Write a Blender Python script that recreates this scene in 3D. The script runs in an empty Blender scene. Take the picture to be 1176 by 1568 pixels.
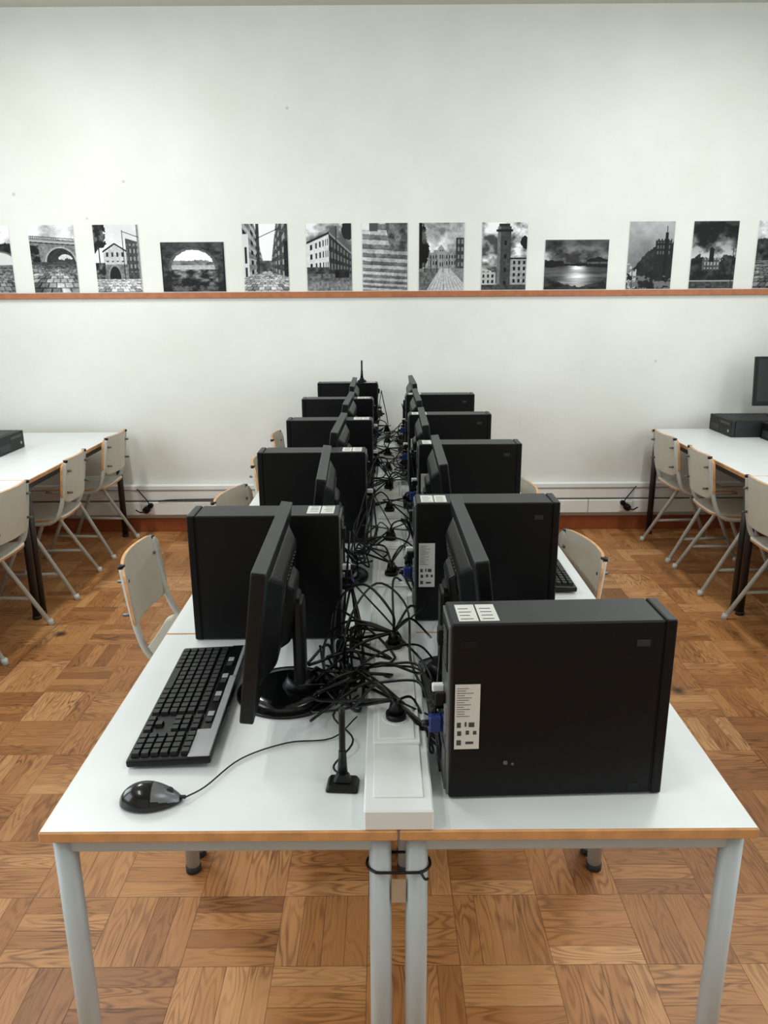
import bpy, bmesh, math, random
import numpy as np
from mathutils import Vector, Matrix, Euler
R = random.Random(7)
sc = bpy.context.scene
try:
    sc.view_settings.view_transform = 'Standard'
    sc.view_settings.look = 'None'
except Exception: pass

# ---------------------------------------------------------------- materials
def lin(c):
    out=[]
    for v in c:
        v/=255.0
        out.append(v/12.92 if v<=0.04045 else ((v+0.055)/1.055)**2.4)
    return tuple(out)+(1.0,)

def mat(name, rgb, rough=0.5, metal=0.0, var=0.06, nscale=12.0, bump=0.0, bscale=200.0, spec=0.5):
    m=bpy.data.materials.new(name); m.use_nodes=True
    nt=m.node_tree; b=nt.nodes['Principled BSDF']
    tc=nt.nodes.new('ShaderNodeTexCoord')
    n=nt.nodes.new('ShaderNodeTexNoise'); n.inputs['Scale'].default_value=nscale; n.inputs['Detail'].default_value=4
    nt.links.new(tc.outputs['Object'],n.inputs['Vector'])
    cr=nt.nodes.new('ShaderNodeValToRGB')
    l=lin(rgb)
    cr.color_ramp.elements[0].position=0.3; cr.color_ramp.elements[1].position=0.7
    cr.color_ramp.elements[0].color=tuple(x*(1-var) for x in l[:3])+(1,)
    cr.color_ramp.elements[1].color=tuple(min(1,x*(1+var)) for x in l[:3])+(1,)
    nt.links.new(n.outputs['Fac'],cr.inputs['Fac'])
    nt.links.new(cr.outputs['Color'],b.inputs['Base Color'])
    b.inputs['Roughness'].default_value=rough; b.inputs['Metallic'].default_value=metal
    b.inputs['Specular IOR Level'].default_value=spec
    if bump>0:
        n2=nt.nodes.new('ShaderNodeTexNoise'); n2.inputs['Scale'].default_value=bscale; n2.inputs['Detail'].default_value=3
        nt.links.new(tc.outputs['Object'],n2.inputs['Vector'])
        bp=nt.nodes.new('ShaderNodeBump'); bp.inputs['Strength'].default_value=bump; bp.inputs['Distance'].default_value=0.002
        nt.links.new(n2.outputs['Fac'],bp.inputs['Height']); nt.links.new(bp.outputs['Normal'],b.inputs['Normal'])
    return m

M={}
M['laminate']=mat('white_laminate',(218,221,221),0.33,var=0.02)
M['beech']=mat('beech_edge',(200,146,94),0.5,var=0.18,nscale=25)
M['steel']=mat('painted_grey_steel',(176,181,181),0.4,var=0.03)
M['steelw']=mat('painted_light_steel',(192,196,192),0.4,var=0.03)
M['darkleg']=mat('dark_brown_steel',(34,28,26),0.45)
M['cream']=mat('cream_plywood',(198,195,182),0.5,var=0.04)
M['black']=mat('black_case_metal',(10,10,11),0.42,bump=0.2,bscale=900,spec=.22)
M['blackp']=mat('black_plastic',(9,9,10),0.40,spec=.30)
M['gloss']=mat('gloss_black_plastic',(9,9,10),0.18)
M['greyp']=mat('dark_grey_plastic',(40,41,43),0.5,bump=0.2,bscale=700,spec=.35)
M['strip']=mat('monitor_top_lit',(60,61,63),0.5,bump=0.2,bscale=700,spec=.4)  # light on the monitor's top edge, painted in as a lighter grey
M['topc']=mat('case_top_grey',(40,41,44),0.42,bump=0.2,bscale=900,spec=.35)  # lighter copy of the case black, for upward faces
M['key']=mat('key_plastic',(20,21,22),0.5,spec=.4)
M['silver']=mat('silver_plastic',(150,152,155),0.35,metal=0.3)
M['mgrey']=mat('mouse_grey',(112,114,118),0.3,metal=0.3)
M['metal']=mat('rear_metal',(110,112,112),0.45,metal=0.7)
M['screen']=mat('screen_glass',(9,9,11),0.25)
M['label']=mat('paper_label',(205,204,197),0.6,var=0.03)
M['ink']=mat('label_ink',(60,60,60),0.6)
M['blue']=mat('vga_blue',(22,46,112),0.4)
M['white']=mat('white_pvc',(224,226,224),0.4,var=0.01)
M['white2']=mat('white_socket',(238,239,237),0.35,var=0.01)
M['gap']=mat('trunking_joint_shade',(130,132,130),0.6)  # trunking joint lines; shadow in the gap painted in as grey
M['cable']=mat('cable_rubber',(9,9,10),0.4,spec=.4)
M['rubber']=mat('rubber_feet',(40,40,40),0.8)
M['rail']=mat('rail_wood',(164,100,62),0.5,var=0.15,nscale=20)
M['skirt']=mat('skirting_wood',(150,80,46),0.4,var=0.15,nscale=14)
M['tape']=mat('brown_tape',(180,160,136),0.5)
M['ceil']=mat('ceiling_paint',(190,188,176),0.9,var=0.02)

def wall_mat():
    m=bpy.data.materials.new('wall_plaster'); m.use_nodes=True; nt=m.node_tree; b=nt.nodes['Principled BSDF']
    tc=nt.nodes.new('ShaderNodeTexCoord')
    n=nt.nodes.new('ShaderNodeTexNoise'); n.inputs['Scale'].default_value=1.3; n.inputs['Detail'].default_value=7; n.inputs['Roughness'].default_value=0.6
    nt.links.new(tc.outputs['Object'],n.inputs['Vector'])
    cr=nt.nodes.new('ShaderNodeValToRGB')
    cr.color_ramp.elements[0].position=0.3; cr.color_ramp.elements[0].color=lin((219,220,213))
    cr.color_ramp.elements[1].position=0.65; cr.color_ramp.elements[1].color=lin((229,230,226))
    nt.links.new(n.outputs['Fac'],cr.inputs['Fac'])
    v=nt.nodes.new('ShaderNodeTexVoronoi'); v.inputs['Scale'].default_value=2.3
    nt.links.new(tc.outputs['Object'],v.inputs['Vector'])
    r2=nt.nodes.new('ShaderNodeValToRGB'); r2.color_ramp.elements[0].position=0.018; r2.color_ramp.elements[0].color=(0.45,0.44,0.42,1)
    r2.color_ramp.elements[1].position=0.03; r2.color_ramp.elements[1].color=(1,1,1,1)
    nt.links.new(v.outputs['Distance'],r2.inputs['Fac'])
    mx=nt.nodes.new('ShaderNodeMix'); mx.data_type='RGBA'; mx.blend_type='MULTIPLY'; mx.inputs[0].default_value=0.5
    nt.links.new(cr.outputs['Color'],mx.inputs[6]); nt.links.new(r2.outputs['Color'],mx.inputs[7])
    nt.links.new(mx.outputs[2],b.inputs['Base Color']); b.inputs['Roughness'].default_value=0.85
    n2=nt.nodes.new('ShaderNodeTexNoise'); n2.inputs['Scale'].default_value=11; n2.inputs['Detail'].default_value=6
    nt.links.new(tc.outputs['Object'],n2.inputs['Vector'])
    bp=nt.nodes.new('ShaderNodeBump'); bp.inputs['Strength'].default_value=0.3; bp.inputs['Distance'].default_value=0.008
    nt.links.new(n2.outputs['Fac'],bp.inputs['Height']); nt.links.new(bp.outputs['Normal'],b.inputs['Normal'])
    return m
M['wall']=wall_mat()

def parquet():
    m=bpy.data.materials.new('mosaic_parquet'); m.use_nodes=True; nt=m.node_tree; b=nt.nodes['Principled BSDF']
    L=nt.links
    def mth(op,a,bb=None,c=None):
        n=nt.nodes.new('ShaderNodeMath'); n.operation=op
        for i,x in enumerate((a,bb,c)):
            if x is None: continue
            if isinstance(x,(int,float)): n.inputs[i].default_value=x
            else: L.new(x,n.inputs[i])
        return n.outputs[0]
    def comb(x,y,z):
        n=nt.nodes.new('ShaderNodeCombineXYZ')
        for i,q in enumerate((x,y,z)):
            if isinstance(q,(int,float)): n.inputs[i].default_value=q
            else: L.new(q,n.inputs[i])
        return n.outputs[0]
    tc=nt.nodes.new('ShaderNodeTexCoord'); sp=nt.nodes.new('ShaderNodeSeparateXYZ'); L.new(tc.outputs['Object'],sp.inputs[0])
    T=0.235; NS=4
    x=mth('ADD',sp.outputs[0],100*T+0.05); y=mth('ADD',sp.outputs[1],100*T+0.09)
    cx=mth('FLOOR',mth('DIVIDE',x,T)); cy=mth('FLOOR',mth('DIVIDE',y,T))
    par=mth('MODULO',mth('ADD',cx,cy),2.0)
    ip=mth('SUBTRACT',1.0,par)
    u=mth('ADD',mth('MULTIPLY',x,ip),mth('MULTIPLY',y,par))
    v=mth('ADD',mth('MULTIPLY',y,ip),mth('MULTIPLY',x,par))
    us=mth('DIVIDE',u,T/NS); vs=mth('DIVIDE',v,T)
    ui=mth('FLOOR',us); vi=mth('FLOOR',vs)
    wn=nt.nodes.new('ShaderNodeTexWhiteNoise'); wn.noise_dimensions='3D'; L.new(comb(ui,vi,par),wn.inputs['Vector'])
    rnd=wn.outputs['Value']
    wn2=nt.nodes.new('ShaderNodeTexWhiteNoise'); wn2.noise_dimensions='3D'; L.new(comb(cx,cy,3.3),wn2.inputs['Vector'])
    base=mth('ADD',mth('MULTIPLY',rnd,0.55),mth('MULTIPLY',wn2.outputs['Value'],0.45))
    cr=nt.nodes.new('ShaderNodeValToRGB'); e=cr.color_ramp.elements
    e[0].position=0.05; e[0].color=lin((142,91,49)); e[1].position=0.95; e[1].color=lin((204,152,100))
    q=e.new(0.35); q.color=lin((166,111,61)); q=e.new(0.65); q.color=lin((184,129,77))
    L.new(base,cr.inputs['Fac'])
    off=mth('MULTIPLY',rnd,37.0)
    n1=nt.nodes.new('ShaderNodeTexNoise'); n1.inputs['Scale'].default_value=1.0; n1.inputs['Detail'].default_value=1.5
    L.new(comb(mth('MULTIPLY',u,17.0),mth('MULTIPLY',v,2.6),off),n1.inputs['Vector'])
    rings=mth('SINE',mth('MULTIPLY',n1.outputs['Fac'],85.0))
    rings=mth('POWER',mth('MULTIPLY',mth('ADD',rings,1.0),0.5),2.2)
    n4=nt.nodes.new('ShaderNodeTexNoise'); n4.inputs['Scale'].default_value=5.0
    L.new(tc.outputs['Object'],n4.inputs['Vector'])
    amt=mth('MULTIPLY',mth('MAXIMUM',mth('SUBTRACT',n4.outputs['Fac'],0.30),0.0),1.5)
    n3=nt.nodes.new('ShaderNodeTexNoise'); n3.inputs['Scale'].default_value=1.0; n3.inputs['Detail'].default_value=4
    L.new(comb(mth('MULTIPLY',u,260.0),mth('MULTIPLY',v,12.0),off),n3.inputs['Vector'])
    g=mth('ADD',mth('MULTIPLY',rings,amt),mth('MULTIPLY',n3.outputs['Fac'],0.46))
    mul=mth('SUBTRACT',1.28,g)
    vo=nt.nodes.new('ShaderNodeTexVoronoi'); vo.inputs['Scale'].default_value=2.1
    nz=nt.nodes.new('ShaderNodeTexNoise'); nz.inputs['Scale'].default_value=14
    L.new(tc.outputs['Object'],nz.inputs['Vector'])
    va=nt.nodes.new('ShaderNodeVectorMath'); va.operation='MULTIPLY_ADD'; L.new(nz.outputs['Color'],va.inputs[0]); va.inputs[1].default_value=(0.03,0.03,0); L.new(tc.outputs['Object'],va.inputs[2])
    L.new(va.outputs[0],vo.inputs['Vector'])
    kr=nt.nodes.new('ShaderNodeValToRGB'); kr.color_ramp.elements[0].position=0.022; kr.color_ramp.elements[0].color=(0.13,)*3+(1,)
    kr.color_ramp.elements[1].position=0.085; kr.color_ramp.elements[1].color=(1,1,1,1)
    L.new(vo.outputs['Distance'],kr.inputs['Fac'])
    fu=mth('FRACT',us); fv=mth('FRACT',vs)
    du=mth('MINIMUM',fu,mth('SUBTRACT',1.0,fu)); dv=mth('MULTIPLY',mth('MINIMUM',fv,mth('SUBTRACT',1.0,fv)),NS*1.0)
    d=mth('MINIMUM',mth('MULTIPLY',du,1.0),dv)
    seam=nt.nodes.new('ShaderNodeValToRGB'); seam.color_ramp.elements[0].position=0.006; seam.color_ramp.elements[0].color=(0.4,)*3+(1,)
    seam.color_ramp.elements[1].position=0.024; seam.color_ramp.elements[1].color=(1,1,1,1)
    L.new(d,seam.inputs['Fac'])
    def mulc(a,bb,f=1.0):
        mx=nt.nodes.new('ShaderNodeMix'); mx.data_type='RGBA'; mx.blend_type='MULTIPLY'; mx.inputs[0].default_value=f
        L.new(a,mx.inputs[6]); L.new(bb,mx.inputs[7]); return mx.outputs[2]
    gm=comb(mul,mth('POWER',mul,1.15),mth('POWER',mul,1.3))
    c=mulc(cr.outputs['Color'],gm); c=mulc(c,kr.outputs['Color']); c=mulc(c,seam.outputs['Color'])
    L.new(c,b.inputs['Base Color'])
    L.new(mth('ADD',0.36,mth('MULTIPLY',n3.outputs['Fac'],0.2)),b.inputs['Roughness'])
    bp=nt.nodes.new('ShaderNodeBump'); bp.inputs['Strength'].default_value=0.3; bp.inputs['Distance'].default_value=0.002
    L.new(seam.outputs['Color'],bp.inputs['Height']); L.new(bp.outputs['Normal'],b.inputs['Normal'])
    return m
M['parquet']=parquet()

# ---------------------------------------------------------------- mesh builder
class B:
    def __init__(s): s.bm=bmesh.new(); s.mats=[]
    def mi(s,m):
        m=M[m]
        if m not in s.mats: s.mats.append(m)
        return s.mats.index(m)
    def add(s,tb,mtx=None):
        if mtx is not None: bmesh.ops.transform(tb,matrix=mtx,verts=tb.verts)
        me=bpy.data.meshes.new('t'); tb.to_mesh(me); tb.free(); s.bm.from_mesh(me); bpy.data.meshes.remove(me)
    def box(s,lo,hi,m,bev=0.0,top=None,mtx=None,seg=1,taper=None):
        tb=bmesh.new(); bmesh.ops.create_cube(tb,size=1)
        c=[(a+b)/2 for a,b in zip(lo,hi)]; d=[abs(b-a) for a,b in zip(lo,hi)]
        for v in tb.verts:
            v.co=Vector((v.co.x*d[0],v.co.y*d[1],v.co.z*d[2]))
            if taper and v.co[taper[0]]*taper[1]>0:
                for k in range(3):
                    if k!=taper[0]: v.co[k]*=taper[2]
            v.co+=Vector(c)
        if bev>0: bmesh.ops.bevel(tb,geom=tb.edges[:],offset=bev,segments=seg,affect='EDGES',profile=0.5)
        i=s.mi(m); 
        tb.normal_update()
        ti=s.mi(top) if top else i
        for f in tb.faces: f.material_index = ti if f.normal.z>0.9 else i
        s.add(tb,mtx)
    def cyl(s,p0,p1,r,m,seg=16,r2=None):
        p0=Vector(p0);p1=Vector(p1); d=p1-p0
        tb=bmesh.new(); bmesh.ops.create_cone(tb,cap_ends=True,segments=seg,radius1=r,radius2=r if r2 is None else r2,depth=d.length)
        i=s.mi(m)
        for f in tb.faces: f.material_index=i; f.smooth=len(f.verts)==4
        q=Vector((0,0,1)).rotation_difference(d.normalized()).to_matrix().to_4x4()
        s.add(tb,Matrix.Translation((p0+p1)/2)@q)
    def tube(s,pts,r,m,seg=8,sub=6,smooth=True,mtx=None):
        P=[Vector(p) for p in pts]
        if smooth and len(P)>2:
            E=[P[0]*2-P[1]]+P+[P[-1]*2-P[-2]]; Q=[]
            for k in range(1,len(E)-2):
                a,b,c,d=E[k-1],E[k],E[k+1],E[k+2]
                for j in range(sub):
                    t=j/sub
                    Q.append(0.5*((2*b)+(c-a)*t+(2*a-5*b+4*c-d)*t*t+(3*b-a-3*c+d)*t**3))
            Q.append(P[-1]); P=Q
        tb=bmesh.new(); i=s.mi(m)
        t=(P[1]-P[0]).normalized(); n=t.orthogonal().normalized(); rings=[]
        for k,p in enumerate(P):
            if k>0:
                t2=(P[min(k+1,len(P)-1)]-P[k-1])
                if t2.length>1e-9:
                    t2.normalize(); q=t.rotation_difference(t2); n=q@n; t=t2
            b=t.cross(n)
            rings.append([tb.verts.new(p+r*(math.cos(2*math.pi*j/seg)*n+math.sin(2*math.pi*j/seg)*b)) for j in range(seg)])
        for k in range(len(rings)-1):
            for j in range(seg):
                f=tb.faces.new((rings[k][j],rings[k][(j+1)%seg],rings[k+1][(j+1)%seg],rings[k+1][j])); f.material_index=i; f.smooth=True
        for rr in (rings[0][::-1],rings[-1]):
            f=tb.faces.new(rr); f.material_index=i
        s.add(tb,mtx)
    def panel(s,fn,hw,hh,rad,th,mf,me,rows=16,cols=12,mtx=None):
        tb=bmesh.new(); i=s.mi(mf); j=s.mi(me)
        F=[];K=[]
        for r in range(rows+1):
            b=-math.cos(math.pi*r/rows)*hh
            ex=max(0,abs(b)-(hh-rad)); w=hw-rad+math.sqrt(max(0,rad*rad-ex*ex))
            fr=[];kr=[]
            for c in range(cols+1):
                a=(c/cols*2-1)*w
                p,n=fn(a,b); p=Vector(p); n=Vector(n)
                fr.append(tb.verts.new(p+n*th/2)); kr.append(tb.verts.new(p-n*th/2))
            F.append(fr);K.append(kr)
        for r in range(rows):
            for c in range(cols):
                f=tb.faces.new((F[r][c],F[r][c+1],F[r+1][c+1],F[r+1][c])); f.material_index=i; f.smooth=True
                f=tb.faces.new((K[r][c],K[r+1][c],K[r+1][c+1],K[r][c+1])); f.material_index=i; f.smooth=True
            for c,sg in ((0,1),(cols,-1)):
                vs=(F[r][c],F[r+1][c],K[r+1][c],K[r][c]); f=tb.faces.new(vs if sg>0 else vs[::-1]); f.material_index=j
        for r in (0,rows):
            for c in range(cols):
                f=tb.faces.new((F[r][c],F[r][c+1],K[r][c+1],K[r][c])); f.material_index=j
        bmesh.ops.recalc_face_normals(tb,faces=tb.faces[:])
        s.add(tb,mtx)
    def mesh(s,name):
        me=bpy.data.meshes.new(name); s.bm.to_mesh(me); s.bm.free()
        for m in s.mats: me.materials.append(m)
        return me
def place(name,me,loc=(0,0,0),rz=0.0,rot=None):
    o=bpy.data.objects.new(name,me); sc.collection.objects.link(o); o.location=loc
    o.rotation_euler=rot if rot else (0,0,math.radians(rz)); return o

# ---------------------------------------------------------------- room
XW=3.15; YB=-2.6; YF=5.33; ZC=3.335; TH=0.74
def slab(name,lo,hi,m):
    b=B(); b.box(lo,hi,m); return place(name,b.mesh(name))
slab('floor',(-XW,YB,-0.1),(XW,YF,0),'parquet')
slab('wall_front',(-XW-.1,YF,-0.1),(XW+.1,YF+.12,ZC+.1),'wall')
slab('wall_back',(-XW-.1,YB-.12,-0.1),(XW+.1,YB,ZC+.1),'wall')
slab('wall_left',(-XW-.12,YB,-0.1),(-XW,YF,ZC+.1),'wall')
slab('wall_right',(XW,YB,-0.1),(XW+.12,YF,ZC+.1),'wall')
slab('ceiling',(-XW,YB,ZC),(XW,YF,ZC+.1),'ceil')
b=B(); b.box((-XW,YF-.018,0),(XW,YF,0.098),'skirt',.003); place('baseboard_front',b.mesh('bb'))
b=B(); b.box((-XW,YF-.022,1.622),(XW,YF,1.66),'rail',.003); place('trim_1',b.mesh('picture_rail'))
b=B()
b.box((-XW,YF-.055,0.132),(XW,YF-.001,0.228),'white2',.005); b.box((-XW,YF-.05,0.240),(XW,YF-.001,0.350),'white2',.005)
b.box((-XW,YF-.03,0.226),(XW,YF-.001,0.242),'gap'); b.box((-XW,YF-.056,0.315),(XW,YF-.049,0.319),'gap')
for x in (-2.2,-.35,.35,1.45): b.box((x,YF-.0565,0.132),(x+.004,YF-.04,0.228),'gap')
place('trim_2',b.mesh('wall_trunking'))
for i,(x,sx) in enumerate(((-1.68,1),(1.72,-1))):
    b=B(); 
    b.box((x-.045,YF-.064,0.145),(x+.045,YF-.055,0.218),'white2',.004)
    b.cyl((x,YF-.064,.182),(x,YF-.105,.182),.024,'blackp'); b.box((x-.018,YF-.12,.165),(x+.018,YF-.09,.20),'blackp',.006)
    b.cyl((x+.028*sx,YF-.064,.21),(x+.028*sx,YF-.09,.21),.018,'blackp')
    b.tube([(x,YF-.12,.182),(x-.03*sx,YF-.13,.175),(x-.065*sx,YF-.12,.19)],.005,'cable')
    b.tube([(x+.028*sx,YF-.09,.21),(x+.02*sx,YF-.11,.25),(x-.02*sx,YF-.09,.29),(x-.06*sx,YF-.07,.33)],.004,'cable')
    place('wall_socket_with_plug',b.mesh('wsock'))
b=B()
b.tube([(-1.60,YF-.060,.236),(-1.5,YF-.062,.248),(-1.2,YF-.060,.252),(-.9,YF-.062,.262),(-.72,YF-.066,.32),(-.60,YF-.08,.40)],.004,'cable')
place('wall_cable',b.mesh('wall_cable'))

def window(i,side,yc):
    b=B(); x=side*XW; s=-side
    w=1.7;z0=1.0;z1=2.7
    for yy in (yc-w/2,yc,yc+w/2): b.box((x+s*.002,yy-.04,z0),(x+s*.05,yy+.04,z1),'white2',.004)
    for zz in (z0,z1): b.box((x+s*.002,yc-w/2,zz-.04),(x+s*.05,yc+w/2,zz+.04),'white2',.004)
    b.box((x+s*.002,yc-w/2,z0),(x+s*.01,yc+w/2,z1),'label')
    place('window_%d'%i,b.mesh('window'))
def area(name,loc,rot,sx,sy,power,col=(1,1,1)):
    l=bpy.data.lights.new(name,'AREA'); l.shape='RECTANGLE'; l.size=sx; l.size_y=sy; l.energy=power; l.color=col
    o=bpy.data.objects.new(name,l); sc.collection.objects.link(o); o.location=loc; o.rotation_euler=rot; return o
window(1,-1,0.2); window(2,-1,2.4); window(3,1,0.2); window(4,1,2.4)
D=math.pi/2
for i,(sd,yc,p) in enumerate(((-1,0.2,36),(-1,2.4,54),(1,0.2,23),(1,2.4,37))):
    area('window_light',(sd*(XW-.07),yc,1.85),(0,(D if sd>0 else -D),0),1.6,1.6,p,(0.83,0.94,1.0))
b=B(); b.box((-.62,-.09,-.05),(.62,.09,0),'white2',.006); lum=b.mesh('luminaire')
for (x,y,p) in ((-1.5,0.3,20),(1.5,0.3,19),(-1.9,3.6,44),(1.9,3.6,36)):
    place('ceiling_lamp',lum,(x,y,ZC),90)
    area('ceiling_light',(x,y,ZC-.06),(0,0,D),1.2,.16,p,(0.97,0.99,0.97))

# ---------------------------------------------------------------- tables
def table_mesh(w,l,leg,inset=.031,lr=.02):
    b=B()
    b.box((0,0,TH-.022),(w,l,TH),'beech',.003,top='laminate')
    i=inset
    for x in (i,w-i):
        for y in (i,l-i):
            b.cyl((x,y,.012),(x,y,TH-.022),lr,leg,20); b.cyl((x,y,0),(x,y,.02),lr+.002,'rubber',20)
    for y in (i,l-i): b.box((i,y-.013,TH-.056),(w-i,y+.013,TH-.023),leg,.004)
    for x in (i,w-i): b.box((x-.013,i,TH-.056),(x+.013,l-i,TH-.023),leg,.004)
    return b.mesh('table')
SX=0.022; Y0=1.12; TL=0.81; TW=0.618
tm=table_mesh(TW,TL-.003,'steel')
for k in range(5):
    place('classroom_table',tm,(SX-TW-.0015,Y0+k*TL,0)); place('classroom_table',tm,(SX+.0015,Y0+k*TL,0))
b=B(); z=.652; x1=SX-.033;x2=SX+.033;y=Y0+.031;r=.0235
pts=[]
for k in range(9):
    a=math.pi/2+math.pi*k/8; pts.append((x1+r*math.cos(a),y+r*math.sin(a),z-.004*k/8))
for k in range(9):
    a=-math.pi/2+math.pi*k/8; pts.append((x2+r*math.cos(a),y+r*math.sin(a),z-.004+.004*k/8))
pts.append(pts[0])
b.tube(pts,.0026,'cable',sub=2); b.tube([(x2+.004,y-r,z),(x2+.012,y-r-.01,z-.008),(x2+.018,y-r-.006,z-.012)],.0025,'cable')
place('cable_tie',b.mesh('tie'))
b=B(); b.box((SX-.013,y-.0135,.575),(SX+.013,y-.0120,.625),'tape',.0005); place('packing_tape',b.mesh('tape'))

stm=table_mesh(1.26,1.44,'darkleg')
for k in range(3):
    place('side_table',stm,(-3.06,3.79-k*1.445,0)); place('side_table',stm,(1.84,3.79-k*1.445,0))

# ---------------------------------------------------------------- trunking with sockets (table)
socks=[1.40,1.73,2.24,2.60,2.98,3.36,3.74,4.12,4.5,4.88]
HT=.040
b=B()
b.box((SX-.06,Y0,TH),(SX+.06,5.16,TH+HT),'white',.003)
b.box((SX-.044,Y0+.035,TH+HT-.001),(SX+.044,5.14,TH+HT+.004),'white',.0015)
for y in socks:
    b.box((SX-.046,y-.085,TH+HT+.003),(SX+.046,y+.05,TH+HT+.009),'white2',.0015)
    b.box((SX-.036,y-.075,TH+HT+.008),(SX+.036,y+.042,TH+HT+.012),'white2',.0015)
    b.cyl((SX,y,TH+HT+.011),(SX,y,TH+HT+.0135),.027,'white',24)
    b.cyl((SX,y,TH+HT+.0135),(SX,y,TH+HT+.025),.021,'blackp',20)
    b.cyl((SX,y,TH+HT+.024),(SX,y+.004,TH+HT+.052),.017,'blackp',16,.010)
place('cable_trunking_with_sockets',b.mesh('trunk'))
PZ=TH+HT+.05

# ---------------------------------------------------------------- PC tower (rear at x=0, bezel at +x)
def pc_mesh(flat=False):
    b=B(); Lx=.372; W=.105; H=.345
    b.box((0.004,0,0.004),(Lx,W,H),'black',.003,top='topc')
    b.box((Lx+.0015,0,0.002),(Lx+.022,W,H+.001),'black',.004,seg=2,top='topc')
    b.box((Lx-.002,.003,0.006),(Lx+.004,W-.003,H-.003),'blackp')
    b.box((0,.004,.008),(0.005,W-.004,H-.006),'metal',.001)
    for fx in (.04,.32):
        for fy in (.02,.085): b.box((fx-.01,fy-.008,0),(fx+.01,fy+.008,.005),'rubber')
    b.box((.018,.012,H-.001),(.052,.085,H+.0006),'label'); b.box((.055,.012,H-.001),(.088,.085,H+.0006),'label')
    for k in range(4):
        b.box((.022,.02+k*.015,H),(.022+.022-.004*(k%2),.0225+k*.015,H+.0009),'ink'); b.box((.06,.02+k*.015,H),(.06+.02,.0225+k*.015,H+.0009),'ink')
    b.box((.012,-.0009,.105),(.056,.0005,.232),'label')
    for k in range(13):
        z=.225-.0045*k
        b.box((.015,-.0013,z-.0009),(.015+.012+.026*R.random(),-.0008,z),'ink')
    for (x,z,w,h) in ((.016,.148,.007,.010),(.030,.150,.003,.009),(.037,.149,.010,.009),(.017,.132,.007,.009),(.032,.134,.006,.008),(.045,.134,.006,.007),(.016,.113,.008,.010),(.032,.115,.014,.005)):
        b.box((x,-.0013,z),(x+w,-.0008,z+h),'ink')
    b.box((.325,-.0012,.298),(.348,.0005,.310),'greyp',.0004); b.box((.33,-.0012,.012),(.35,.0005,.026),'blackp',.0004)
    b.box((.02,-.001,.300),(.05,.0005,.312),'blackp',.0004)
    b.cyl((.105,.001,.075),(.105,-.0015,.075),.004,'metal',12); b.cyl((.118,.001,.072),(.118,-.001,.072),.0025,'metal',10)
    b.box((Lx+.020,.018,.17),(Lx+.0235,.034,.32),'gloss',.001); b.box((Lx+.020,.05,.03),(Lx+.0235,.09,.16),'greyp',.001)
    b.cyl((Lx+.02,.07,.30),(Lx+.025,.07,.30),.009,'silver',16)
    b.box((-.002,.012,.25),(.001,.09,.33),'black',.0005)
    for k in range(7): b.box((-.0035,.02,.262+k*.009),(-.001,.06,.266+k*.009),'metal')
    b.box((-.012,.066,.275),(0,.088,.305),'blackp',.001)
    for k in range(4): b.box((-.003,.018+k*.018,.01),(.001,.03+k*.018,.09),'metal',.0005)
    for k in range(3): b.box((-.004,.016,.125+k*.02),(.001,.03,.139+k*.02),'silver')
    b.box((-.006,.034,.12),(.001,.048,.152),'blue',.001)
    b.box((-.030,.032,.118),(-.006,.05,.150),'blue',.003)
    b.cyl((-.042,.041,.134),(-.030,.041,.134),.006,'cable',10)
    b.box((-.02,.036,.17),(0,.048,.195),'blackp',.002)
    b.box((-.025,.06,.13),(0,.07,.142),'blackp',.002); b.box((-.025,.06,.15),(0,.07,.162),'blackp',.002); b.box((-.022,.06,.185),(0,.072,.2),'white2',.002)
    return b.mesh('pc')
pc=pc_mesh()
pcL=[(-.112,1.885),(-.062,2.715),(-.048,3.465),(-.055,4.225),(-.035,5.04)]
pcR=[(.110,1.203),(.083,2.00),(.13,2.86),(.118,3.62),(.128,4.40)]
for i,(x,y) in enumerate(pcR): place('desktop_computer',pc,(x,y,TH),1.8 if i==0 else 0)
for x,y in pcL: place('desktop_computer',pc,(x,y+.105,TH),180)
# ---------------------------------------------------------------- monitor (screen toward +x)
def monitor_mesh():
    b=B(); cz=.232; T=Matrix.Translation((0,0,cz))@Matrix.Rotation(math.radians(-7),4,'Y')
    hw=.262; hh=.158
    b.box((-.014,-hw,-hh),(.014,hw,hh),'blackp',.004,mtx=T,seg=2)
    b.box((-.0145,-hw+.002,hh-.006),(.0135,hw-.002,hh+.0008),'strip',.001,mtx=T)
    b.box((.0125,-hw+.018,-hh+.028),(.0148,hw-.018,hh-.018),'screen',mtx=T)
    b.box((.0135,-.02,-hh+.008),(.0152,.02,-hh+.016),'silver',mtx=T)
    b.box((-.042,-.20,-.115),(-.012,.20,.128),'blackp',.010,mtx=T,seg=3,taper=(0,-1,.74))
    b.box((-.060,-.07,-.09),(-.036,.07,.07),'blackp',.008,mtx=T,seg=2,taper=(0,-1,.8))
    for k in range(9): b.box((-.0435,-.10+k*.022,.03),(-.041,-.09+k*.022,.085),'gloss',mtx=T)
    b.box((-.078,-.035,.012),(-.052,.035,.235),'blackp',.008,seg=2)
    b.box((-.070,-.03,.19),(-.04,.03,.25),'blackp',.006)
    b.cyl((-.035,0,0),(-.035,0,.008),.118,'gloss',48); b.cyl((-.035,0,.008),(-.035,0,.02),.114,'gloss',48,.075)
    b.cyl((-.065,0,.018),(-.065,0,.045),.045,'blackp',24,.03)
    return b.mesh('monitor')
mon=monitor_mesh()
for x,y in ((.205,1.66),(.205,2.555),(.19,3.30),(.195,4.06),(.2,4.82)):
    place('computer_monitor',mon,(x,y,TH),R.uniform(-1,1))
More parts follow.
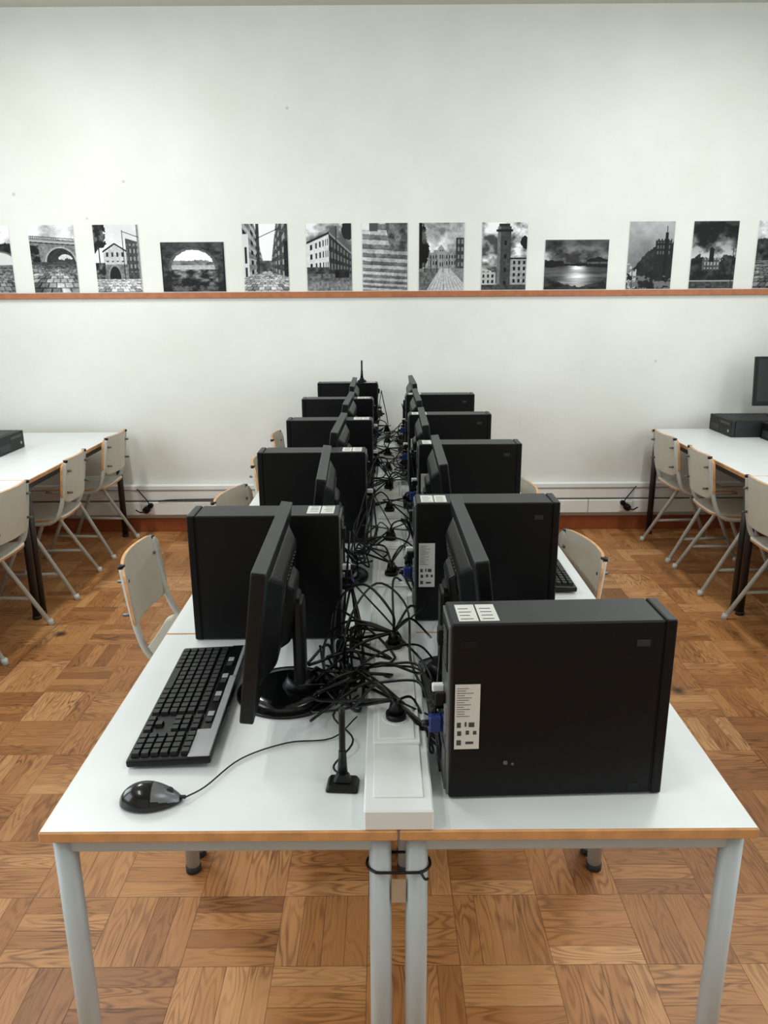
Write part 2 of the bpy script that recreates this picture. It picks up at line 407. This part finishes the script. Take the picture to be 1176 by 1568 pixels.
for x,y,a in ((-.258,1.60,1),(-.205,2.36,2),(-.20,3.14,-1.5),(-.195,3.93,-1.5),(-.2,4.71,0)):
    place('computer_monitor',mon,(x,y,TH),180+a)

# ---------------------------------------------------------------- keyboard
def keyboard_mesh():
    b=B(); Lg=.50; W=.165
    T=Matrix.Rotation(math.radians(-2.2),4,'Y')@Matrix.Translation((0,0,0.004))
    b.box((0,0,0),(W,Lg,.016),'blackp',.005,mtx=T,seg=2)
    b.box((.126,.006,.0155),(.160,Lg-.006,.0185),'gloss',.0012,mtx=T)
    b.box((.120,.003,.0155),(.163,.100,.0192),'silver',.0012,mtx=T)
    b.box((.147,.09,.0155),(.163,.33,.0195),'silver',.0012,mtx=T); b.box((.154,.32,.0155),(.163,Lg-.01,.0195),'silver',.0012,mtx=T)
    for k in range(4): 
        for q in range(2): b.box((.130,.125+k*.085+q*.024,.018),(.144,.143+k*.085+q*.024,.0215),'silver' if q else 'key',.001,mtx=T)
    blocks=[(4,.012),(3,.098),(15,.166)]
    for n,ys in blocks:
        for c in range(n):
            for r in range(6):
                if n==3 and r==2: continue
                if n==3 and r==1 and c!=1: continue
                if n==15 and r==0 and 4<c<10: continue
                yy=ys+c*(.0195 if n!=15 else .0212); x0=.008+r*.0188+(.003 if r==5 else 0)
                b.box((x0,yy,.016),(x0+.0163,yy+(.0172 if n!=15 else .0188),.0235),'key',.0,mtx=T,taper=(2,1,.82))
    b.box((.008,.166+5*.0212,.016),(.0245,.166+10*.0212-.0025,.0235),'key',mtx=T,taper=(2,1,.95))
    b.box((.14,.05,.0),(.155,.07,.0085),'rubber',mtx=None); b.box((.14,.42,0),(.155,.44,.0085),'rubber')
    b.box((.003,.03,.0),(.02,.05,.006),'rubber'); b.box((.003,.44,.0),(.02,.46,.006),'rubber')
    return b.mesh('keyboard')
kb=keyboard_mesh()
place('keyboard',kb,(-.503,1.300,TH),1.2)
for x,y in ((-.50,2.085),(-.49,2.915),(-.49,3.665),(-.49,4.425)): place('keyboard',kb,(x,y,TH),0)
for x,y in ((.555,1.91),(.592,2.705),(.58,3.555),(.58,4.32),(.58,5.10)): place('keyboard',kb,(x,y,TH),180)

# ---------------------------------------------------------------- mouse (nose +x)
def mouse_mesh():
    b=B(); tb=bmesh.new(); bmesh.ops.create_uvsphere(tb,u_segments=96,v_segments=64,radius=1)
    bmesh.ops.rotate(tb,verts=tb.verts,cent=(0,0,0),matrix=Matrix.Rotation(D,3,'Y'))
    i=b.mi('gloss'); j=b.mi('mgrey'); k2=b.mi('blackp')
    for f in tb.faces:
        c=f.calc_center_median(); f.smooth=True
        ang=abs(math.atan2(c.y,c.z))
        f.material_index= j if (c.x>.12 and c.x<.93 and ang<1.0+.25*c.x) else i
        if .05<c.x<=.12 and ang<1.3: f.material_index=k2
    for v in tb.verts:
        x,y,z=v.co
        w=.031*(1-.12*x+0.05*math.cos(3*x)); hz=.036*(1-.28*x-.15*x*x)
        v.co=Vector((x*.056,y*w,max(z,0)*hz + (z if z<0 else 0)*.004+.004))
    b.add(tb)
    b.cyl((.034,-.004,.023),(.034,.004,.023),.007,'rubber',16)
    b.tube([(.052,0,.010),(.062,0,.009)],.0035,'rubber')
    return b.mesh('mouse')
mm=mouse_mesh()
place('computer_mouse',mm,(-.425,1.200,TH),4)
for x,y in ((-.42,2.032),(-.42,2.862),(-.41,3.612),(-.41,4.372)): place('computer_mouse',mm,(x,y,TH),0)
for x,y in ((.47,1.955),(.51,2.755)): place('computer_mouse',mm,(x,y,TH),180)

# ---------------------------------------------------------------- wifi antenna
def antenna_mesh(h):
    b=B()
    b.box((-.032,-.024,0),(.032,.024,.014),'blackp',.005,seg=2,taper=(2,1,.8))
    b.box((-.018,-.012,.012),(.018,.012,.032),'blackp',.004,taper=(2,1,.55))
    b.tube([(0,0,.028),(0,.004,h*.5),(0,.008,h)],.006,'blackp',seg=10)
    b.cyl((0,.001,.03),(0,.003,.075),.0095,'blackp',12,.007)
    return b.mesh('antenna')
place('wifi_antenna',antenna_mesh(.16),(-.08,1.245,TH),-4)
place('wifi_antenna',antenna_mesh(.14),(-.14,5.09,TH+.3458),0)

# ---------------------------------------------------------------- cables
b=B()
def cab(pts,r=.0028): b.tube(pts,r,'cable',seg=6,sub=6)
cab([(-.363,1.204,TH+.009),(-.335,1.24,TH+.006),(-.285,1.33,TH+.005),(-.20,1.385,TH+.005),(-.11,1.40,TH+.006),(-.06,1.46,TH+.02)],.0017)
def messy(a,e,s,n,yl,yh,r=.003,zmax=.10,xr=(.07,.15),cross=.12):
    pts=[a]
    for k in range(n):
        t=(k+1)/(n+1)
        x=SX+s*R.uniform(*xr)
        if R.random()<cross: x=SX+s*R.uniform(-.03,.07)
        y=(a[1]*(1-t)+e[1]*t)*.55+R.uniform(yl,yh)*.45
        z=TH+.006+R.random()**1.8*zmax
        if abs(x-SX)<.068: z=max(z,TH+HT+.018)
        pts.append((x,y,z))
    pts.append(e); cab(pts,r)
for s,lst,mons in ((-1,pcL,[1.60,2.36,3.14,3.93,4.71]),(1,pcR,[1.66,2.555,3.30,4.06,4.82])):
    for k,(x,y) in enumerate(lst):
        ylo=(y-.42 if s<0 else y-.02); yhi=(y+.06 if s<0 else y+.6)
        far=k>=1
        for q in range((5 if s<0 else 4)+(1 if far else 0)):
            sy=min(socks,key=lambda t:abs(t-(y+R.uniform(-.5,.3))))
            a=(x-s*.022,y+.045+R.uniform(-.01,.02),TH+R.choice((.137,.155,.18,.29)))
            messy(a,(SX,sy+.004,PZ),s,R.randint(3,5),ylo,yhi,R.choice((.0024,.003,.0034)),.10,(.065,.14),.24 if far else .12)
        my=mons[k]
        for q in range(2):
            messy((s*.13,my+R.uniform(-.03,.03),TH+.10),(x-s*.022,y+.045,TH+R.choice((.137,.18))),s,R.randint(3,5),ylo,yhi,.0032)
        cx=SX+s*R.uniform(.10,.125); cy=R.uniform(ylo+.08,yhi-.08 if s<0 else ylo+.4); rr=R.uniform(.022,.035); pts=[]
        for t in range(30):
            a=t*.55; r2=rr*(1+.15*math.sin(t*1.3)); px=r2*math.cos(a)*.6; py=r2*math.sin(a)*1.3
            pts.append((cx+px,cy+py,TH+.008+.0014*t))
        b.tube(pts,.003,'cable',seg=6,sub=3)
for i,y in enumerate(socks):
    s=R.choice((-1,1)) if i else -1
    h=R.uniform(.02,.045)
    cab([(SX,y+.004,PZ),(SX+s*.012,y-.012,PZ+h*.8),(SX+s*R.uniform(.035,.05),y+R.uniform(-.03,.04),PZ+h),(SX+s*.085,y+R.uniform(.0,.08),TH+.07),(SX+s*.10,y+.14,TH+.012)],.0032)
    if R.random()<.5 and i>0:
        d=R.uniform(-.06,.06)
        cab([(SX-.11,y-.10+d,TH+.012),(SX-.07,y-.09+d,TH+.07),(SX,y-.08,TH+.08+R.uniform(0,.04)),(SX+.06,y-.06-d,TH+.07),(SX+.10,y-.02-d,TH+.012)],.0028)
cab([(-.08,1.25,TH+.02),(-.10,1.30,TH+.008),(-.065,1.37,TH+.02),(-.11,1.45,TH+.03),(-.06,1.55,TH+.02)],.0022)
for q in range(9):
    y=R.uniform(1.44,1.7)
    a=(R.uniform(-.19,-.12),y,TH+R.uniform(.01,.08)); e=(SX,R.choice((1.404,1.734)),PZ)
    messy(a,e,-1,R.randint(4,6),1.40,1.85,R.choice((.0026,.0032,.0038)),.12,(.075,.19))
for q in range(4):
    y=R.uniform(1.46,1.58)
    cab([(R.uniform(-.16,-.08),y-.08,TH+.03),(-.06,y,TH+R.uniform(.05,.10)),(SX-.03,y+R.uniform(-.03,.03),TH+R.uniform(.065,.10)),(SX+.045,y-.03,TH+R.uniform(.065,.10)),(.085,y-.12,TH+R.uniform(.08,.12)),(.088,1.25,TH+R.choice((.134,.155,.18)))],R.choice((.0026,.0032)))
cab([(SX,1.734,PZ),(SX-.005,1.74,PZ+.05),(-.05,1.80,PZ+.10),(-.12,1.86,TH+.12),(-.13,1.75,TH+.03)],.0034)
cab([(-.10,1.62,TH+.02),(-.09,1.72,TH+.12),(-.02,1.86,TH+.17),(.055,1.80,TH+.13),(.06,1.62,TH+.07),(.09,1.5,TH+.05),(.088,1.25,TH+.155)],.0030)
for q in range(3):
    messy((.088,1.25,TH+R.choice((.137,.155,.18))),(SX,R.choice((1.404,1.734)),PZ),1,3,1.25,1.65,.003,.10,(.07,.10))
place('cable_tangle',b.mesh('cables'))

# ---------------------------------------------------------------- chairs
def chair_mesh():
    b=B()
    for s in (-1,1):
        b.tube([(-.035,.165*s,.775),(-.022,.170*s,.68),(.0,.178*s,.56),(.03,.182*s,.475),(.08,.185*s,.438),(.16,.185*s,.432),(.37,.18*s,.436)],.0115,'steelw',10)
        b.tube([(.20,.192*s,.428),(.15,.196*s,.33),(-.03,.225*s,.012)],.0115,'steelw',10,smooth=False)
        b.tube([(.20,.192*s,.428),(.26,.196*s,.33),(.40,.215*s,.012)],.0115,'steelw',10,smooth=False)
        b.tube([(.046,.212*s,.15),(.343,.208*s,.15)],.009,'steelw',8,smooth=False)
        b.cyl((-.036,.226*s,0),(-.028,.225*s,.03),.015,'steelw',12); b.cyl((.405,.216*s,0),(.398,.215*s,.03),.015,'steelw',12)
        b.cyl((-.036,.165*s,.770),(-.0365,.165*s,.782),.0125,'blackp',10)
        for zz in (.60,.72):
            b.cyl((-.058+.05*(.72-zz),.150*s,zz),(-.02,.150*s,zz),.006,'metal',10)
    for x in (.08,.34): b.tube([(x,-.185,.432),(x,.185,.432)],.01,'steelw',8,smooth=False)
    def back(a,c):
        z=.665+c; x=-.02-.10*(z-.56)+ -.035*(1-(a/.19)**2)+.03
        return (x-.012,a,z),(1,0.37*a/.19,.1)
    b.panel(back,.192,.122,.055,.011,'cream','beech')
    def seat(a,c):
        x=.205+c; z=.452-.012*(1-(a/.2)**2)-.03*max(0,(c-.12)/.08)**2+.012*max(0,(-c-.1)/.1)
        return (x,a,z),(0,0,1)
    b.panel(seat,.19,.20,.06,.011,'cream','beech')
    return b.mesh('chair')
ch=chair_mesh()
for x,y,a in ((-.825,2.54,0),(-.655,3.33,-14),(-.645,4.08,0),(-.65,4.85,0)): place('school_chair',ch,(x,y,0),a)
for x,y,a in ((.672,2.58,180+9),(.63,3.42,180+3)): place('school_chair',ch,(x,y,0),a)
for y,a in ((4.93,178),(4.24,184),(3.45,177),(2.7,180)): place('school_chair',ch,(-1.77,y,0),a)
for y,a in ((4.80,2),(4.24,-3),(3.47,3),(2.7,0)): place('school_chair',ch,(1.81,y,0),a)

# ---------------------------------------------------------------- equipment on side tables
def lay(x,y,rz):
    m=Matrix.Translation((x,y,TH))@Matrix.Rotation(math.radians(rz),4,'Z')@Matrix.Translation((0,0,.1065))@Matrix.Rotation(math.radians(-90),4,'X')
    o=place('desktop_computer',pc); o.matrix_world=m
lay(2.625,5.225,180); lay(2.80,4.86,180); lay(3.085,5.225,180)
lay(-2.62,4.36,0)
place('computer_monitor',mon,(2.68,5.05,TH+.1075),-90)
place('keyboard',kb,(-2.3,3.0,TH),180)

# ---------------------------------------------------------------- posters
def grid_noise(W,H,sx,sy,seed):
    r=np.random.RandomState(seed); gx=int(sx)+3; gy=int(sy)+3; g=r.rand(gy,gx)
    xs=np.linspace(0,sx,W); ys=np.linspace(0,sy,H); x0=xs.astype(int); y0=ys.astype(int)
    fx=xs-x0; fy=ys-y0; fx=fx*fx*(3-2*fx); fy=fy*fy*(3-2*fy)
    a=g[np.ix_(y0,x0)];b_=g[np.ix_(y0,x0+1)];c=g[np.ix_(y0+1,x0)];d=g[np.ix_(y0+1,x0+1)]
    fx=fx[None,:]; fy=fy[:,None]
    return (a*(1-fx)+b_*fx)*(1-fy)+(c*(1-fx)+d*fx)*fy
def fbm(W,H,s,seed,o=4,asp=1.0):
    t=0;amp=.5;tot=0
    for k in range(o): t=t+amp*grid_noise(W,H,s*2**k,s*2**k*asp,seed+k*13); tot+=amp; amp*=.62
    return t/tot
def paint(kind,W,H,seed):
    X,Y=np.meshgrid(np.linspace(0,1,W),np.linspace(0,1,H))
    cl=fbm(W,H,2.5,seed,5,1.8); fine=fbm(W,H,24,seed+5,3,1.4); tr=fbm(W,H,9,seed+5,4,1.4)
    c=lambda v:np.clip(v,0,1)
    st=lambda v,a=.5,k=5:c((v-a)*k+.5)
    fine=st(fine,.5,1.5); tr=st(tr,.5,2.2)
    sky=.5+.5*st(cl,.47,3)
    def cob(vx=.5,hz=.45,dens=9.):
        d=1/np.maximum(hz-Y,.03); px=(X-vx)*d*dens*.35; py=d*dens*.35
        ox=.5*(np.floor(py)%2)
        cell=(np.sin(np.floor(px+ox)*12.99+np.floor(py)*78.2)*43758.5)%1
        return c(.30+.45*cell+.15*fine-.30*(np.maximum(np.abs((px+ox)%1-.5),np.abs(py%1-.5))>.40))
    dark=.03+.34*st(tr,.68,2.5)
    img=sky.copy()
    def put(mask,v):
        nonlocal img
        img=np.where(mask,v,img)
    tree=lambda cx,cy,r,s2=1.0: ((X-cx)**2/(r*r)+(Y-cy)**2/(r*r*s2)+ (tr-.5)*.7)<1
    def win(m,nx,ny,v=.07,w=.22,h=.28,x0=0,y0=0,sl=0):
        put(m&(np.abs(((X-x0)*nx)%1-.5)<w)&(np.abs(((Y-y0+sl*X)*ny)%1-.5)<h),v)
    if kind=='bridge':
        img=.62+.38*st(cl,.45,3); top=.82-.05*X
        put(Y<top,.34+.22*fine); put((np.abs(Y-top-.02)<.006),.15); put((Y>top-.0)&(Y<top+.02)&((X*24)%1<.25),.18); put((Y<top-.03)&(Y>top-.06),.65); put((Y<top-.06)&(Y>top-.075),.08)
        a=((X-.66)/.32)**2+((Y-.44)/.22)**2; put((a<1)&(Y>.44),.07+.15*fine); put((a<1.22)&(a>1)&(Y>.44),.55+.2*fine)
        a=((X-.76)/.19)**2+((Y-.44)/.13)**2; put((a<1)&(Y>.44),.75+.15*fine); put((a<1)&(Y>.44)&(Y<.48+.05*tr),.2)
        put((X<.26-.1*Y)&(Y<.70)&(Y>.40),dark+.03); put(Y<.44,cob(.6,.56,7)*(.55+.6*st(cl,.5,3))); put((Y<.46)&(Y>.42),.12+.2*fine)
    elif kind=='house':
        img=.84+.16*st(cl,.5,3)
        roof=.60+.12*c(1-np.abs(X-.45)/.28); put((X>.19)&(X<.72)&(Y>.40)&(Y<roof),.66+.18*fine); put((X>.17)&(X<.74)&(np.abs(Y-roof)<.014),.08)
        win((X>.22)&(X<.70)&(Y>.45)&(Y<.60),9,8,.10); put(tree(.02,.86,.26),dark); put((np.abs(X-.10)<.015)&(Y>.2),.06)
        put((X>.70)&(X<.96)&(Y>.20)&(Y<.80-.2*(X-.7)),.16+.16*fine); win((X>.72)&(X<.95)&(Y>.3)&(Y<.72),12,9,.55); put((X>.955)&(Y>.12),.42+.15*fine)
        put((X<.72)&(Y<.42)&(Y>.20),.30+.25*fine); a=((X-.42)/.13)**2+((Y-.20)/.19)**2; put((a<1)&(Y>.2),.04); put((a<1.3)&(a>1)&(Y>.2),.55)
        put((X<.22)&(Y<.44)&(Y>.2),dark+.06); put(Y<.20,cob(.5,.36,7)+.15); put((np.abs(X-.64)<.009)&(Y>.18)&(Y<.92),.08); put((np.abs(Y-.90+.25*(X-.64))<.006)&(X>.64),.1)
    elif kind=='cave':
        img=.05+.22*tr+.10*fine; a=((X-.50)/.34)**2+((Y-.48)/.36)**2+(fine-.5)*.14
        put((a<1.3)&(Y>.4),.22+.2*fine); put((a<1)&(Y>.45),.96); put((a<1)&(Y<.62-.10*np.abs(X-.5)+.06*tr)&(Y>.45),.25+.35*tr); put((a<1)&(Y<.54)&(Y>.45),.60+.2*fine)
        put((Y<=.45),(.10+.62*st(tr,.5,1.6)*(.4+.6*(np.abs(X-.5)<.38)))*(.45+1.0*Y)); put((np.abs(X-.5)>.475),.03)
        put((Y>.88),.14+.16*tr)
    elif kind=='street':
        img=.97*np.ones_like(X); vx=.52
        k=np.clip(Y-.34,0,1); lf=X<vx-.05-.30*k; rt=X>vx+.08+.22*k
        sl=(Y-.40)/(np.abs(X-vx)+.06)
        put(lf,.34+.20*fine+.18*((sl*2.2)%1<.5)); put(lf&(((sl*2.6)%1)<.45)&(((1/(np.abs(X-vx)+.06))*1.2%1)<.45),.07)
        put(rt,.18+.16*fine); put(rt&(((sl*2.4)%1)<.45)&(((1/(np.abs(X-vx)+.06))*1.4%1)<.4),.60); put((X>.30)&(X<.37)&(Y>.15),.10+.2*fine)
        put((X<.13)&(Y<.85)&(Y>.05),.84); put((X>.035)&(X<.09)&(Y<.66)&(Y>.42),.10); put((X>.035)&(X<.09)&(Y<.36)&(Y>.10),.16); put((X>.90)&(Y>.08)&(Y<.75),.05+.15*fine)
        put((X>.36)&(X<.62)&(Y>.30)&(Y<.46),.14+.25*tr); g=.30-.30*np.abs(X-vx)*.6; put(Y<g,cob(vx,.42,8)+.08)
        put((np.abs(Y-.78-.3*(X-.3))<.006)&(X>.28)&(X<.8),.05)
    elif kind=='corner':
        img=.34+.62*st(cl,.47,3); ct=.50
        t=.86-.30*(ct-X); t2=.86-.62*(X-ct); l=(X<ct)&(Y<t)&(Y>.26); put(l,.80+.12*fine); 
        sl=(Y-.30)/(t-.30+1e-3); cx=1/(.95-X)
        put(l&(np.abs((sl*3.2)%1-.5)<.28)&(np.abs((cx*5.5)%1-.5)<.20),.10); put((X<ct+.01)&(np.abs(Y-t)<.018),.16)
        r_=(X>=ct)&(Y<t2)&(Y>.24); put(r_,.13+.10*fine); sl=(Y-.28)/(t2-.28+1e-3); put(r_&(np.abs((sl*3.2)%1-.5)<.28)&(np.abs((X*15)%1-.5)<.24),.42)
        put((X>ct)&(np.abs(Y-t2)<.014),.55); put((X<.50)&(Y<.36)&(Y>.26),.10+.25*tr); put(Y<.26,.22+.30*fine); put(Y<.14,.32+.3*fine); put((np.abs(X-.66)<.008)&(Y>.2)&(Y<.96),.05); put((X>.62)&(X<.94)&(Y<.32)&(Y>.2),.04+.15*tr)
        put(tree(.92,.9,.14),.14)
    elif kind=='stairs':
        yy=Y+.04*(X-.5); q=np.log1p(1.7*np.clip(yy+.03,0,2))*9.5; ph=(q+.05*fine)%1.0; n=np.floor(q)
        img=.34+.16*fine+.14*tr+.22*(ph>.52)-.17*(ph<.10)-.08*((ph>.10)&(ph<.52)); img=img*(.88+.18*((np.sin(np.floor(X*6+n*.37)*5.1+n*3)*99)%1))
        img=img*(.75+.35*(1-X*.6))
        put((X>.50+.30*(1-Y))&(Y>.58),.14+.30*tr+.12*fine); put((X<.16)&(Y>.90),.92); put((X<.34)&(X>.16)&(Y>.88),.30)
    elif kind=='plaza':
        img=.46+.52*st(cl,.47,3)
        put((X>.20)&(X<.82)&(Y<.56+.04*(((X*6)%1)<.5))&(Y>.33),.42+.2*fine); win((X>.21)&(X<.81)&(Y<.55)&(Y>.36),17,11,.08)
        put((X>.42)&(X<.56)&(Y<.62+.06*c(1-np.abs(X-.49)/.07))&(Y>.33),.58); win((X>.43)&(X<.55)&(Y<.60)&(Y>.36),18,9,.1)
        put((X>.82)&(Y<.78)&(Y>.28),.16+.12*fine); win((X>.83)&(Y<.76)&(Y>.36),12,9,.50); put(tree(.03,.62,.19,4),dark); put((X<.07)&(Y>.1),.05)
        put(Y<.33,.66+.18*fine); rr=(X-.55)/(.42-Y+1e-3); put((Y<.33)&(np.abs(rr)<1.3)&((rr*5)%1<.14),.36); put((Y<.33)&(rr<-.9),.25+.25*fine); put((Y<.33)&(rr>1.4),.40+.2*fine)
        for k in range(6): put((np.abs(X-.13-.135*k)<.007)&(Y>.27)&(Y<.47),.03)
    elif kind=='tower':
        img=.26+.72*st(cl,.48,4); put((X>.34)&(X<.64)&(Y<.94),.19+.10*fine); put((X>.34)&(X<.41)&(Y<.94),.36+.12*fine); put((X>.31)&(X<.67)&(Y>.86)&(Y<.895),.09); put((X>.37)&(X<.61)&(Y>.94)&(Y<.98),.14)
        put((np.abs(X-.52)<.025)&(np.abs(((Y*5)%1)-.5)<.16)&(Y<.84),.03); put((X>.64)&(Y<.46)&(Y>.08),.48+.2*fine); win((X>.65)&(Y<.45)&(Y>.1),9,11,.07); put((X>.62)&(np.abs(Y-.47)<.014),.06)
        put((X<.32)&(Y<.34-.25*X),.62+.15*fine); win((X<.30)&(Y<.28)&(Y>.1),10,12,.10); put(Y<.08,.14+.2*fine); put(tree(.95,.70,.10),.08)
    elif kind=='river':
        s2=fbm(W,H,2.5,seed+2,5,1.2)
        img=(.15+.62*st(s2,.5,3))*(.45+.8*np.exp(-((Y-.62)/.16)**2)); wv=st(fbm(W,H,2,seed+8,4,7),.5,3)
        img=np.where((Y<.50),(.16+.18*wv)+.72*np.exp(-((X-.52)/(.10+.32*(.5-Y)))**2)*(.72+.28*wv),img)
        put((np.abs(Y-.50)<.012+.10*np.abs(X-.50)+.03*(tr-.5)),.03+.06*fine)
        put((Y<.06+.42*np.clip(np.abs(X-.54)-.10,0,1)+.06*(tr-.5)),.04+.20*tr); put((X>.66)&(Y>.46)&(Y<.58+.10*tr),.05); win((X>.68)&(Y>.48)&(Y<.57),40,14,.45)
        put((X<.30)&(Y>.48)&(Y<.55+.06*tr),.06)
    elif kind=='hill':
        img=.26+.34*Y+.16*st(cl,.5,2); m=Y<.24+.44*np.clip((X-.02)/.62,0,1)+.06*(tr-.4)
        put(m,.04+.16*tr); put((X>.60)&(X<.95)&(Y<.72+.02*(((X*14)%1)<.5)),.07+.06*fine); win((X>.62)&(X<.93)&(Y>.48)&(Y<.70),16,12,.36); put((X>.80)&(X<.87)&(Y<.84),.05); put((np.abs(X-.835)<.01)&(Y<.93),.05)
        put((X<.22)&(Y<.38)&(tr>.42),.72); put((Y<.20)&(tr>.62),.4); put((np.abs(X-.12)<.008)&(Y<.30),.03)
    elif kind=='garden':
        img=(.10+.85*st(cl,.5,4))*(1.2-Y*.85); put((Y<.42+.05*np.sin(X*9)+.08*tr),.03+.22*tr)
        put((X>.26)&(X<.64)&(Y>.28)&(Y<.46),.20+.15*fine); win((X>.27)&(X<.63)&(Y>.30)&(Y<.45),14,12,.62); put((np.abs(X-.45)<.05)&(Y<.62-.5*np.abs(X-.45))&(Y>.4),.06); put((Y<.13)&(Y>.11),.6); put((Y<.11),.14+.2*fine); put((np.abs(X-.93)<.008)&(Y<.6),.03)
    else:
        img=.5+.5*st(cl,.45,3)
        put((Y<.72+.05*tr)&(Y>.4),.06+.26*tr); a=((X-.72)/.34)**2+((Y-.44)/.16)**2; put((a<1)&(Y>.42),.85); put((a<1.3)&(a>1)&(Y>.42),.4); put(Y<.42,cob(.6,.5,8)*.75)
    return np.clip(img,0.015,1)
pm=bpy.data.materials.new('photo_print'); pm.use_nodes=True
at=pm.node_tree.nodes.new('ShaderNodeAttribute'); at.attribute_name='Col'
pb=pm.node_tree.nodes['Principled BSDF']; pm.node_tree.links.new(at.outputs['Color'],pb.inputs['Base Color']); pb.inputs['Roughness'].default_value=.5; pb.inputs['Specular IOR Level'].default_value=.25
def poster(kind,xc,w,h,seed,z0=1.664,rz=0):
    W=int(w*400); H=int(h*400); img=paint(kind,W,H,seed)
    img[:, :1]=.9; img[:, -1:]=.9; img[-1:,:]=.9; img[:1,:]=.9
    xs=np.linspace(-w/2,w/2,W); zs=np.linspace(0,h,H)
    V=[(float(x),0,float(z)) for z in zs for x in xs]
    F=[(j*W+i,j*W+i+1,(j+1)*W+i+1,(j+1)*W+i) for j in range(H-1) for i in range(W-1)]
    me=bpy.data.meshes.new('poster'); me.from_pydata(V,[],F); me.materials.append(pm)
    ca=me.color_attributes.new('Col','FLOAT_COLOR','POINT')
    v=(img**2.1)*.92; v=v.ravel(); arr=np.ones((len(v),4),dtype=np.float32); arr[:,0]=v;arr[:,1]=v*1.01;arr[:,2]=v*1.03
    ca.data.foreach_set('color',arr.ravel())
    place('photo_print',me,(xc,YF-.003,z0),rot=(0,math.radians(rz),0))
PL=[('other',-2.59,0),('bridge',-2.167,0),('house',-1.745,0),('cave',-1.25,1),('street',-.769,0),('corner',-.351,0),('stairs',.017,0),('plaza',.389,0),
('tower',.803,0),('river',1.28,1),('hill',1.766,0),('garden',2.184,0),('other',2.61,0)]
for i,(k,x,ls) in enumerate(PL):
    if ls: poster(k,x,.42,.315,40+i*7)
    else: poster(k,x,.298,.425,40+i*7)

# ---------------------------------------------------------------- world + camera
w=bpy.data.worlds.new('world'); sc.world=w; w.use_nodes=True
w.node_tree.nodes['Background'].inputs[0].default_value=(.8,.9,1,1); w.node_tree.nodes['Background'].inputs[1].default_value=.6
cam=bpy.data.cameras.new('camera'); cam.lens=27.0; cam.sensor_width=36; cam.clip_start=.05
co=bpy.data.objects.new('camera',cam); sc.collection.objects.link(co)
co.matrix_world=Matrix.Translation((0,0,1.62))@Matrix.Rotation(math.radians(90-15.6),4,'X')@Matrix.Rotation(math.radians(-.35),4,'Z')
sc.camera=co
